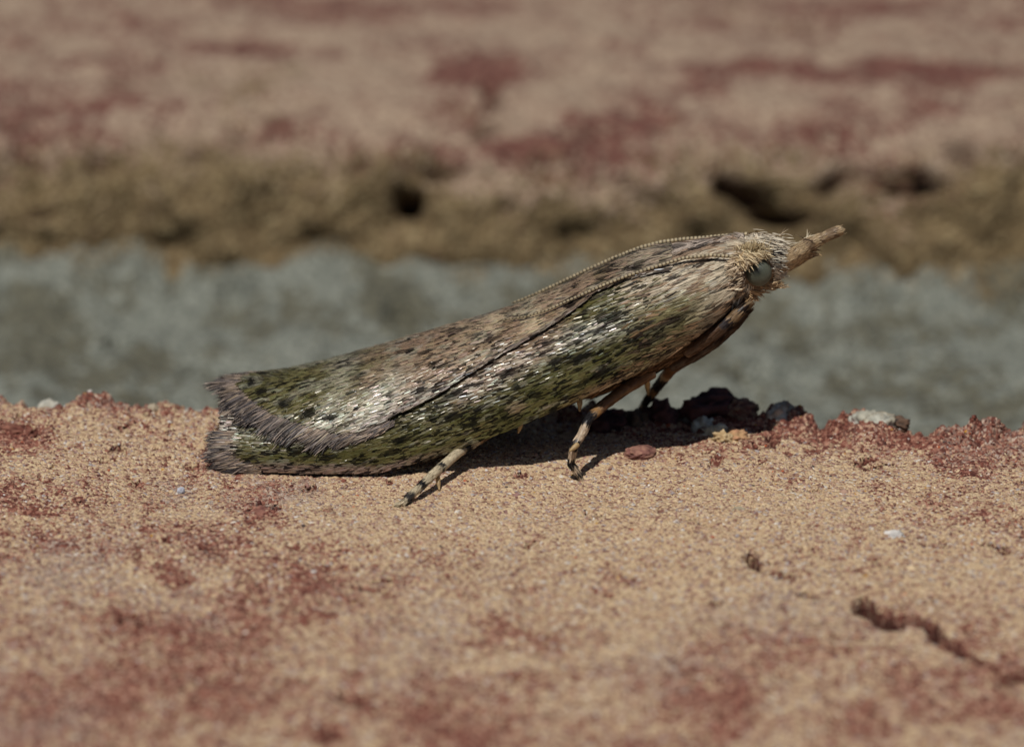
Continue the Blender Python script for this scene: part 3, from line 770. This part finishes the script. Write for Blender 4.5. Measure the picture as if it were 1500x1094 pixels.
def fringe(wg, pts, dirs, per, lens, colf, off, both):
    """hair fringe rooted along a margin given in side-view pixels"""
    pts = np.array(pts, float); dirs = np.array(dirs, float)
    sg = np.r_[0, np.cumsum(np.hypot(*np.diff(pts, axis=0).T))]
    N = int(sg[-1] * per); s_ = rng.uniform(0, sg[-1], N)
    a = np.interp(s_, sg, pts[:, 0]) + rng.normal(-3, 4, N); b = np.interp(s_, sg, pts[:, 1]) + rng.normal(4, 3, N)
    dx = np.interp(s_, sg, dirs[:, 0]) + rng.normal(0, .05, N); dy = np.interp(s_, sg, dirs[:, 1]) + rng.normal(0, .07, N)
    # locks: neighbouring hairs lean together
    lk = vn(s_ / 7, s_ * 0, 191) - .5; dy += lk * .4
    ln = np.interp(s_, sg, lens) * rng.uniform(.5, 1.08, N) * (0.68 + .6 * vn(s_ / 4.5, s_ * 0 + 3, 193)) / S
    ph = SH.phi(a, b); ph = np.clip(ph, 0, math.pi / 2 + .05)
    t, n = SH.tangent(a, ph, dx, dy)
    root = SH.pt(a, ph, off + rng.uniform(0, .007, N))
    col, tip = colf(N, s_, rng)
    if both:
        k = rng.uniform(0, 1, N) < .45
        R2, T2, N2 = mirror(root[k]), mirror(t[k]), mirror(n[k])
        root = np.r_[root, R2]; t = np.r_[t, T2]; n = np.r_[n, N2]; ln = np.r_[ln, ln[k]]; col = np.r_[col, col[k]]; tip = np.r_[tip, tip[k]]
    strips('wing_fringe', root, t, n, ln, rng.uniform(.0026, .0046, len(root)), col, M_HAIR, wg, lift=rng.normal(.02, .05, len(root)), curl=.06, prof=(.8, 1, 1, .75, .3), roll=.35, bend=.06, tipcol=tip)

def fr_col(N, s_, r):
    base = mixc(np.tile(lin((148, 130, 118)), (N, 1)), lin((104, 98, 98)), (r.uniform(0, 1, N) < .4).astype(float))
    base = mixc(base, CREAM * .9, .6 * (r.uniform(0, 1, N) < .15)); base = mixc(base, BLK, .8 * (r.uniform(0, 1, N) < .12))
    lockv = vn(s_ / 5.5, s_ * 0, 197)
    base = mixc(base, lin((196, 168, 136)), .45 * smooth(.6, .8, lockv)); base = mixc(base, lin((52, 48, 50)), .6 * smooth(.38, .25, lockv))
    tip = mixc(np.tile(lin((74, 70, 72)), (N, 1)), lin((168, 150, 136)), (r.uniform(0, 1, N) < .22).astype(float)); tip = mixc(tip, BLK, .8 * (r.uniform(0, 1, N) < .25))
    return base * r.uniform(.6, 1.25, N)[:, None], tip * r.uniform(.7, 1.3, N)[:, None]

wl = wing(False, 'forewing'); wl['label'] = 'overlapping forewing, olive tip, pinkish brown middle'
wr = wing(True, 'forewing'); wr['label'] = 'lower forewing, mossy olive green with black flecks'
fringe(wl, [(345, 555), (351, 570), (365, 584), (398, 604), (433, 618), (469, 626), (505, 633), (540, 630), (575, 614)],
       [(-1, -.02), (-1, .3), (-1, .55), (-.95, .62), (-.9, .66), (-.9, .62), (-.9, .58), (-.9, .55), (-.9, .5)], 20, [40, 38, 36, 37, 36, 34, 32, 26, 20], fr_col, .012, True)
fringe(wr, [(340, 632), (333, 645), (334, 660), (350, 674), (380, 684)], [(-1, .12), (-1, .1), (-1, .22), (-1, .25), (-1, .1)], 22, [27, 27, 27, 27, 24], fr_col, .006, False)

# ---- thorax hair scales (long, lying back from the collar) and head tufts
def hairs(name, shell, N, a0, a1, dirf, colf, L, Wd, parent, off=.012, phr=(-90, 90), lift=.1, lj=.1, sel=None, bend=.08, mat=M_HAIR, prof=(.7, 1, .9, .2), roll=.35):
    a = rng.uniform(a0, a1, N); ph = np.radians(rng.uniform(phr[0], phr[1], N))
    b = shell.row(a, np.abs(ph))
    if sel is not None:
        k = sel(a, b, ph); a, ph, b = a[k], ph[k], b[k]
    N = len(a)
    dx, dy = dirf(a, b)
    dy = dy + rng.normal(0, .12, N)
    t, n = shell.tangent(a, np.abs(ph), dx, dy)
    root = shell.pt(a, np.abs(ph), off + rng.uniform(0, .006, N))
    m = ph < 0
    for q in (root, t, n): q[m] = mirror(q[m])
    col = np.clip(colf(a, b, rng.uniform(0, 1, N)) * (rng.uniform(.5, 1.15, N) * np.where(rng.uniform(0, 1, N) < .1, .35, 1))[:, None], .004, .9)
    LL = (L(a, b) if callable(L) else L) * rng.uniform(.6, 1.25, N)
    return strips(name, root, t, n, LL, Wd * rng.uniform(.7, 1.3, N), col, mat, parent, lift=rng.normal(lift, lj, N), curl=.1, prof=prof, roll=roll, bend=bend)

def th_dir(a, b):
    # fan from the collar towards the tail
    cx, cy = 1125.0, 372.0
    ux, uy = a - cx, b - cy; ln = np.hypot(ux, uy); ux, uy = ux / ln, uy / ln
    fx, fy = -0.92, 0.36
    t = smooth(1090, 1030, a)
    dx = ux * (1 - t) + fx * t; dy = uy * (1 - t) + fy * t
    return dx, dy
def th_col(a, b, j):
    N = len(a)
    tp = np.interp(a, WPX, WTOP); bt = np.interp(a, WPX, WBOT); r = (b - tp) / (bt - tp)
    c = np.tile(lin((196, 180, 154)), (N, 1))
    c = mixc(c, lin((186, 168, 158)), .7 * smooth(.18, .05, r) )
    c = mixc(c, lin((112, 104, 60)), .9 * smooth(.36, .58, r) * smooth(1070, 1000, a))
    c = mixc(c, lin((96, 74, 54)), .85 * smooth(.8, .95, r))  # brown pleura, with the underside's shade painted into the hair colour
    c = mixc(c, lin((146, 112, 82)), .7 * (streak(a, b, -.4, 24, 6, 215) > .58))
    dk = smooth(.62, .7, streak(a, b, -.38, 26, 2.8, 213)) * .8
    dk = np.maximum(dk, 1.1 * spot(a, b, 940, 397, 13, 8)); dk = np.maximum(dk, .9 * spot(a, b, 985, 470, 40, 7)); dk = np.maximum(dk, .9 * spot(a, b, 950, 500, 50, 8))
    dk = np.maximum(dk, .7 * spot(a, b, 1068, 470, 12, 30, .5))
    return mixc(c, lin((40, 34, 34)), np.clip(dk + (j - .5) * .3 * (dk > .1), 0, 1))
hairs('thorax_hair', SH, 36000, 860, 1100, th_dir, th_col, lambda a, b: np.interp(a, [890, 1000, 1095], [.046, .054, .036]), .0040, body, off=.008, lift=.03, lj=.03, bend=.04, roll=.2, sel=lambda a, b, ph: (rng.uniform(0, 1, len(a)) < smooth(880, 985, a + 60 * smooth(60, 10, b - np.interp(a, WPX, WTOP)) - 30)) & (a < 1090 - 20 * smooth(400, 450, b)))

def hd_dir(a, b):   # head: from the parting above the eye outwards
    ux, uy = a - 1102, b - 382
    ln = np.hypot(ux, uy) + 1e-6
    return ux / ln, uy / ln
def hd_col(a, b, j):
    c = np.tile(lin((222, 208, 186)), (len(a), 1))
    c = mixc(c, lin((186, 152, 98)), .8 * spot(a, b, 1100, 368, 20, 12))
    c = mixc(c, lin((190, 162, 156)), .6 * smooth(1095, 1070, a) * smooth(372, 350, b))
    return mixc(c, lin((60, 50, 44)), .8 * (j < .07))
eye_c = O(1110.0, 400.0, -0.112)
noeye = lambda a, b, ph: ~((np.hypot(a - 1111, b - 401) < 21) & (ph > 0))
hairs('head_hair', BD, 5200, 1062, 1150, hd_dir, hd_col, .024, .0034, body, off=.0, phr=(-110, 110), lift=.08, lj=.09, sel=noeye, bend=.1)
# cream brow tuft hanging over the eye, and the frons tuft in front
def tuft(name, N, c0, spread, d0, dj, L, col, Y, parent, wd=.0046):
    r = O(c0[0] + rng.normal(0, spread[0], N), c0[1] + rng.normal(0, spread[1], N), Y + rng.normal(0, .012, N))
    d = np.stack([d0[0] + rng.normal(0, dj, N), d0[2] + rng.normal(0, dj, N), -d0[1] + rng.normal(0, dj, N)], -1); d /= np.linalg.norm(d, axis=-1, keepdims=True)
    n = np.tile(np.array([0, -1.0, .5]), (N, 1)); n -= d * (n * d).sum(-1, keepdims=True); n /= np.linalg.norm(n, axis=-1, keepdims=True)
    cc = lin(col) * rng.uniform(.7, 1.2, N)[:, None]
    cc = mixc(cc, lin((70, 54, 44)), .7 * (rng.uniform(0, 1, N) < .08))
    return strips(name, r, d, n, L * rng.uniform(.6, 1.2, N), wd * rng.uniform(.7, 1.3, N), cc, M_HAIR, parent, lift=.1, curl=.15, prof=(.7, 1, .9, .25), roll=.5, bend=.12)
tuft('brow_tuft', 520, (1089, 377), (6, 3), (.85, .38, -.22), .15, .030, (222, 202, 164), -.122, body, wd=.0034)
tuft('brow_tuft', 420, (1102, 368), (9, 3), (.1, -.8, -.1), .28, .022, (206, 186, 146), -.100, body, wd=.003)
tuft('brow_tuft', 260, (1111, 371), (5, 3), (.75, .35, -.2), .18, .024, (208, 188, 150), -.108, body, wd=.003)
tuft('frons_tuft', 700, (1120, 362), (12, 7), (.95, .05, -.06), .14, .034, (212, 200, 178), -.07, body, wd=.003)
tuft('frons_tuft', 260, (1134, 382), (5, 7), (.95, .12, -.1), .14, .026, (204, 196, 178), -.085, body, wd=.003)
tuft('frons_tuft', 70, (1130, 376), (4, 3), (.9, .1, -.15), .15, .022, (38, 36, 40), -.098, body, wd=.003)
tuft('collar_tuft', 500, (1082, 402), (4, 13), (-.92, .28, -.1), .16, .036, (200, 178, 148), -.128, body, wd=.0036)
tuft('collar_tuft', 300, (1080, 424), (5, 7), (-.85, .45, -.05), .18, .034, (164, 136, 106), -.115, body, wd=.0036)
tuft('throat_tuft', 420, (1120, 418), (9, 3), (.9, -.15, -.05), .15, .024, (176, 148, 112), -.085, body, wd=.0036)
hairs('belly_hair', BD, 5000, 880, 1085, lambda a, b: (-np.ones(len(a)) * .9, np.full(len(a), .45)), lambda a, b, j: mixc(np.tile(lin((112, 84, 60)), (len(a), 1)), lin((60, 44, 34)), .7 * (j < .3)), .05, .005, body, off=.0, phr=(60, 170), lift=.05, lj=.06)
tuft('throat_tuft', 160, (1090, 428), (6, 4), (.8, .15, -.05), .25, .045, (186, 150, 108), -.085, body, wd=.0036)
tuft('throat_tuft', 100, (1082, 440), (5, 4), (.6, .4, -.1), .3, .03, (120, 88, 62), -.08, body, wd=.0036)

# ---- eyes
def eye(sgn):
    import bmesh
    bm = bmesh.new(); bmesh.ops.create_uvsphere(bm, u_segments=48, v_segments=32, radius=1.0)
    m = bpy.data.meshes.new('eye'); bm.to_mesh(m); bm.free()
    m.polygons.foreach_set('use_smooth', np.ones(len(m.polygons), bool)); m.materials.append(M_EYE)
    o = bpy.data.objects.new('eye', m); COL.objects.link(o)
    o.scale = (.0405, .034, .044); c = eye_c.copy()
    if sgn > 0: c[1] = -c[1]
    o.location = c; o.parent = moth
    return o
M_EYE, n_, l_, bs_ = nodes_mat('compound_eye_mat')
tc = n_.new('ShaderNodeTexCoord')
vo = n_.new('ShaderNodeTexVoronoi'); vo.inputs['Scale'].default_value = 26; vo.inputs['Randomness'].default_value = .25
l_.new(tc.outputs['Object'], vo.inputs['Vector'])
# darker fleck in the middle of the eye
gr_ = n_.new('ShaderNodeVectorMath'); gr_.operation = 'DISTANCE'; gr_.inputs[1].default_value = (-.18, -.9, .38)
l_.new(tc.outputs['Object'], gr_.inputs[0])
rr_ = ramp(n_, [(0.0, T(30, 33, 29)), (.22, T(52, 56, 48)), (.5, T(80, 84, 72)), (1.0, T(94, 97, 84))]); l_.new(gr_.outputs['Value'], rr_.inputs[0])
nz_ = n_.new('ShaderNodeTexNoise'); nz_.inputs['Scale'].default_value = 9; nz_.inputs['Detail'].default_value = 5; l_.new(tc.outputs['Object'], nz_.inputs['Vector'])
cx_ = mix_rgb(n_, l_, .35, rr_.outputs[0], nz_.outputs['Fac'], 'OVERLAY')
l_.new(cx_, bs_.inputs['Base Color']); bs_.inputs['Roughness'].default_value = .42; bs_.inputs['Specular IOR Level'].default_value = .35
bp_ = n_.new('ShaderNodeBump'); bp_.inputs['Strength'].default_value = .25; bp_.inputs['Distance'].default_value = .01; bp_.invert = True
l_.new(vo.outputs['Distance'], bp_.inputs['Height']); l_.new(bp_.outputs[0], bs_.inputs['Normal'])
eye(-1); eye(1)

# ---- tubes
def tube(name, pts, rad, colf, parent, mat=M_SKIN, seg=14, step=.004, ringf=None, flat=1.0, smooth_sh=True):
    pts = np.asarray(pts, float); sg = np.r_[0, np.cumsum(np.linalg.norm(np.diff(pts, axis=0), axis=1))]
    n_s = max(6, int(sg[-1] / step)); t = np.linspace(0, sg[-1], n_s)
    c = np.stack([np.interp(t, sg, pts[:, k]) for k in range(3)], -1)
    r = np.interp(t, sg, rad)
    kn = max(1, int(.012 / step))
    for _ in range(kn):
        c[1:-1] = (c[:-2] + 2 * c[1:-1] + c[2:]) / 4
    if ringf is not None: r = r * ringf(t, sg[-1])
    d = np.gradient(c, axis=0); d /= np.linalg.norm(d, axis=1, keepdims=True)
    up = np.array([0, -1.0, .3]); s1 = np.cross(d, up); s1 /= np.linalg.norm(s1, axis=1, keepdims=True); s2 = np.cross(s1, d)
    th = np.linspace(0, 2 * math.pi, seg, endpoint=False)
    V = c[:, None] + r[:, None, None] * (s1[:, None] * np.cos(th)[None, :, None] + flat * s2[:, None] * np.sin(th)[None, :, None])
    cc = colf(t / sg[-1], t)
    q = V.reshape(-1, 3); n0 = len(q)
    V2 = np.concatenate([q, c[:1] - d[:1] * r[0] * .6, c[-1:] + d[-1:] * r[-1] * .6])
    f = grid_faces(n_s, seg, wrap=True)[:, ::-1].tolist() + [[n0, j, (j + 1) % seg] for j in range(seg)] + [[n0 + 1, (n_s - 1) * seg + (j + 1) % seg, (n_s - 1) * seg + j] for j in range(seg)]
    C2 = np.concatenate([np.repeat(cc, seg, 0), cc[:1], cc[-1:]])
    o = new_mesh(name, V2, f, mat, parent, cols=C2, smooth_sh=smooth_sh)
    return o, c, d, r, s1, s2, t

def shag(tb, N, L, wd, colf, lift=.12, kind='stuff', t0=0, t1=1, name='leg_scales', reverse=False):
    o, c, d, r, s1, s2, t = tb
    u = rng.uniform(t0, t1, N); k = np.clip((u * (len(c) - 1)).astype(int), 0, len(c) - 1)
    a = rng.uniform(0, 2 * math.pi, N)
    n = s1[k] * np.cos(a)[:, None] + s2[k] * np.sin(a)[:, None]
    dd = d[k] * (-1 if reverse else 1) + rng.normal(0, .08, (N, 3)); dd -= n * (dd * n).sum(-1, keepdims=True); dd /= np.linalg.norm(dd, axis=1, keepdims=True)
    col = colf(k / (len(c) - 1), t[k]) * rng.uniform(.75, 1.2, N)[:, None]
    return strips(name, c[k] + n * (r[k] * .96)[:, None], dd, n, L * rng.uniform(.6, 1.3, N), wd * rng.uniform(.7, 1.3, N), col, M_HAIR, o, lift=rng.normal(lift, .06, N), curl=.05, prof=(.7, 1, .8, .3), roll=.3)

# antennae: bead-like segments laid back along the wings
def antenna(path, Ys, r0):
    a = np.array(path, float)
    if Ys is None:
        ph = SH.phi(a[:, 0], a[:, 1]); offs = np.interp(np.arange(len(a)), [0, 1, len(a) - 1], [.02, .034, .028]); p = SH.pt(a[:, 0], ph, offs)
    else:         # just beyond the ridge, on the far flank
        z, h, w_ = SH.par(a[:, 0]); de = np.arctan2(w_ * ST, h * CT); p = SH.pt(a[:, 0], -de - .05, np.interp(np.arange(len(a)), [0, 2, 4, 20], [.006, .014, .026, .026]))
    per = .0125
    ring = lambda t, L: .72 + .28 * np.abs(np.sin(math.pi * t / per)) ** .7
    def cf(u, t):
        f = np.abs(np.sin(math.pi * t / per))
        c = mixc(np.tile(lin((84, 70, 54)), (len(t), 1)), lin((172, 156, 124)), smooth(.25, .75, f))
        return c * np.interp(u, [0, .7, 1], [1.05, .95, .8])[:, None]
    return tube('antenna', p, np.interp(np.linspace(0, 1, len(a)), [0, .1, .7, 1], [r0 * 1.2, r0, r0 * .85, r0 * .4]), cf, moth, step=.0016, seg=10, ringf=ring)
an1 = antenna([(1088, 384), (1070, 384), (1040, 384), (1000, 389), (960, 401), (920, 414), (880, 430), (840, 448), (800, 466), (770, 475), (737, 480)], None, .0060)
an2 = antenna([(1096, 345), (1066, 343), (1030, 344), (1000, 347), (970, 355), (940, 365), (900, 381), (860, 399), (820, 420), (790, 434), (765, 445), (750, 450)],
              'far', .0072)
tuft('antenna_scape', 160, (1083, 383), (6, 3), (.5, .35, -.5), .3, .03, (214, 190, 150), -.125, body)

# labial palps: the snout
def palp_col(u, t):
    c = mixc(np.tile(lin((140, 116, 92)), (len(u), 1)), lin((170, 146, 112)), smooth(0, .5, u))
    return mixc(c, lin((86, 62, 48)), .6 * (vn(u * 22, u * 0, 221) > .6))
p1 = tube('labial_palp', O([1126, 1145, 1165, 1185, 1200, 1215, 1228], [395, 385, 372, 358, 351, 344, 339], [-.05, -.07, -.075, -.07, -.065, -.06, -.055]), [.029, .029, .028, .023, .016, .0175, .0145], palp_col, moth)
shag(p1, 2600, .018, .0036, palp_col, lift=.07, name='palp_scales')
p2 = tube('labial_palp', O([1128, 1148, 1168, 1184, 1192], [398, 389, 379, 371, 369], [.03, .03, .02, .01, .01]), [.026, .024, .022, .018, .012], palp_col, moth)
shag(p2, 900, .018, .0036, palp_col, lift=.03, name='palp_scales')
tuft('palp_tuft', 150, (1172, 369), (7, 3), (.9, -.05, -.05), .08, .026, (180, 148, 108), -.055, p1[0])
tuft('palp_tuft', 8, (1176, 356), (4, 6), (.1, -.9, -.1), .5, .05, (220, 206, 176), -.07, p1[0], wd=.003)
tuft('stray_hair', 3, (1136, 352), (3, 3), (.35, -.9, 0), .15, .06, (200, 180, 150), -.06, body, wd=.0035)

# ---- legs
WHT, LBL = lin((196, 180, 150)), lin((34, 32, 34))
def banded(bands, base=WHT):
    def f(u, t):
        c = np.tile(base, (len(u), 1)) * (0.9 + .2 * vn(u * 40, u * 0, 231))[:, None]
        for a, b, k in bands:
            m = smooth(a - .012, a + .012, u) * smooth(b + .012, b - .012, u); c = mixc(c, k, m)
        return c
    return f
def gz_at(p): return float(front_z(np.array([p[0]]), np.array([p[1]]))[0])
def foot(px, py):
    g = G(px, py); z = gz_at(g); g = G(px, py, z); return np.array([g[0], g[1], gz_at(g)])
def leg(pts, rad, cf, n, L=.022, spurs=()):
    tb = tube('leg', pts, np.array(rad) * .78, cf, moth, seg=14, step=.004)
    shag(tb, int(n * 1.4), L * .8, .004, cf, lift=.05)
    for a, b, r in spurs:
        sp_ = tube('spur', [a, (np.array(a) * .5 + np.array(b) * .5), b], [r, r * 1.05, r * .35], lambda u, t: np.tile(lin((178, 150, 106)), (len(u), 1)), tb[0], seg=8)
    return tb
# near hind leg: slants out from beneath the wing
f1 = foot(590, 739); a1 = O(706, 640, -.20); m1 = O(672, 662, -.30)
def between(a, b, t, dz=0): return a * (1 - t) + b * t + np.array([0, 0, dz])
hl = [O(760, 600, -.12), a1, m1, between(m1, f1, .42, .006), between(m1, f1, .72, .004), between(m1, f1, .9, .006), f1 + np.array([.01, .005, .010]), f1 + np.array([-.012, -.006, .004])]
leg(hl, [.03, .022, .020, .019, .0165, .016, .0135, .007], banded([(0, .30, lin((150, 122, 92))), (.36, .42, LBL), (.60, .635, LBL), (.765, .82, LBL), (.885, .955, lin((58, 54, 52)))]), 900,
    spurs=[(between(m1, f1, .38, -.012), between(m1, f1, .52, -.035) + np.array([.03, 0, .0]), .007)])
# near middle leg
f2 = foot(851, 704)
ml = [O(955, 545, -.10), O(918, 568, -.16), O(885, 592, -.22), O(862, 613, -.27), O(852, 635, -.30), O(840, 655, -.33), O(836, 678, f2[1] + .0), between(O(836, 678, f2[1]), f2, .6, .004), f2 + np.array([0, 0, .004])]
leg(ml, [.028, .024, .022, .019, .0175, .0175, .015, .0145, .009], banded([(0, .46, lin((112, 82, 56))), (.46, .50, lin((150, 112, 68))), (.50, .60, LBL), (.71, .77, LBL), (.83, .90, LBL), (.94, .975, lin((50, 48, 46)))], lin((188, 166, 140))), 900,
    spurs=[(O(849, 580, -.2), O(849, 602, -.22), .0085), (O(846, 650, -.34), O(834, 660, -.36), .008)])
# tibial spur showing beneath the wing edge, on the far hind leg
f3 = O(770, 640, .0)
f3 = np.array([f3[0], .12, 0]); f3[2] = gz_at(f3)
leg([O(800, 590, .05), O(775, 612, .04), np.array([.03, .06, .09]), f3 + np.array([-.05, 0, .03]), f3 + np.array([-.12, .0, .012])], [.03, .024, .02, .018, .01], banded([(0, .5, lin((120, 90, 64))), (.6, .7, LBL), (.85, .92, LBL)]), 300,
    spurs=[(O(765, 614, -.2), O(759, 634, -.22), .008)])
# far middle leg, reaching to the arris
f4y = .26
f4 = np.array([PY(938, 612, f4y)[0], f4y, 0]); f4[2] = gz_at(f4) + .01
leg([O(1005, 525, .0), O(985, 540, .03), O(966, 566, .10), O(950, 588, .16), between(O(945, 596, .18), f4, .5), f4], [.028, .025, .02, .017, .015, .01], banded([(0, .25, lin((112, 80, 54))), (.30, .48, lin((44, 38, 34))), (.48, .56, lin((130, 100, 66))), (.56, .74, lin((40, 36, 34))), (.85, .95, LBL)], lin((176, 150, 118))), 500,
    spurs=[(O(949, 554, .02), O(951, 578, .05), .009)])
# near foreleg, folded under the throat
leg([O(1005, 516, -.14), O(1038, 494, -.165), O(1066, 472, -.16), O(1087, 453, -.14), O(1096, 445, -.13)], [.026, .028, .026, .022, .014], banded([(0, .55, lin((84, 62, 46))), (.55, .66, lin((46, 40, 40))), (.80, .92, lin((40, 32, 28)))], lin((124, 100, 72))), 500, L=.03)
leg([O(985, 537, -.09), O(1015, 522, -.12), O(1045, 503, -.125), O(1075, 478, -.12), O(1094, 457, -.11)], [.022, .024, .022, .019, .012], banded([(.55, .6, lin((50, 36, 30))), (.2, .3, lin((60, 42, 32)))], lin((72, 54, 42))), 500, L=.03)

print('triangles', sum(sum(len(p.vertices) - 2 for p in o.data.polygons) if len(o.data.polygons) < 1000 else len(o.data.loops) - 2 * len(o.data.polygons) for o in bpy.data.objects if o.type == 'MESH'))
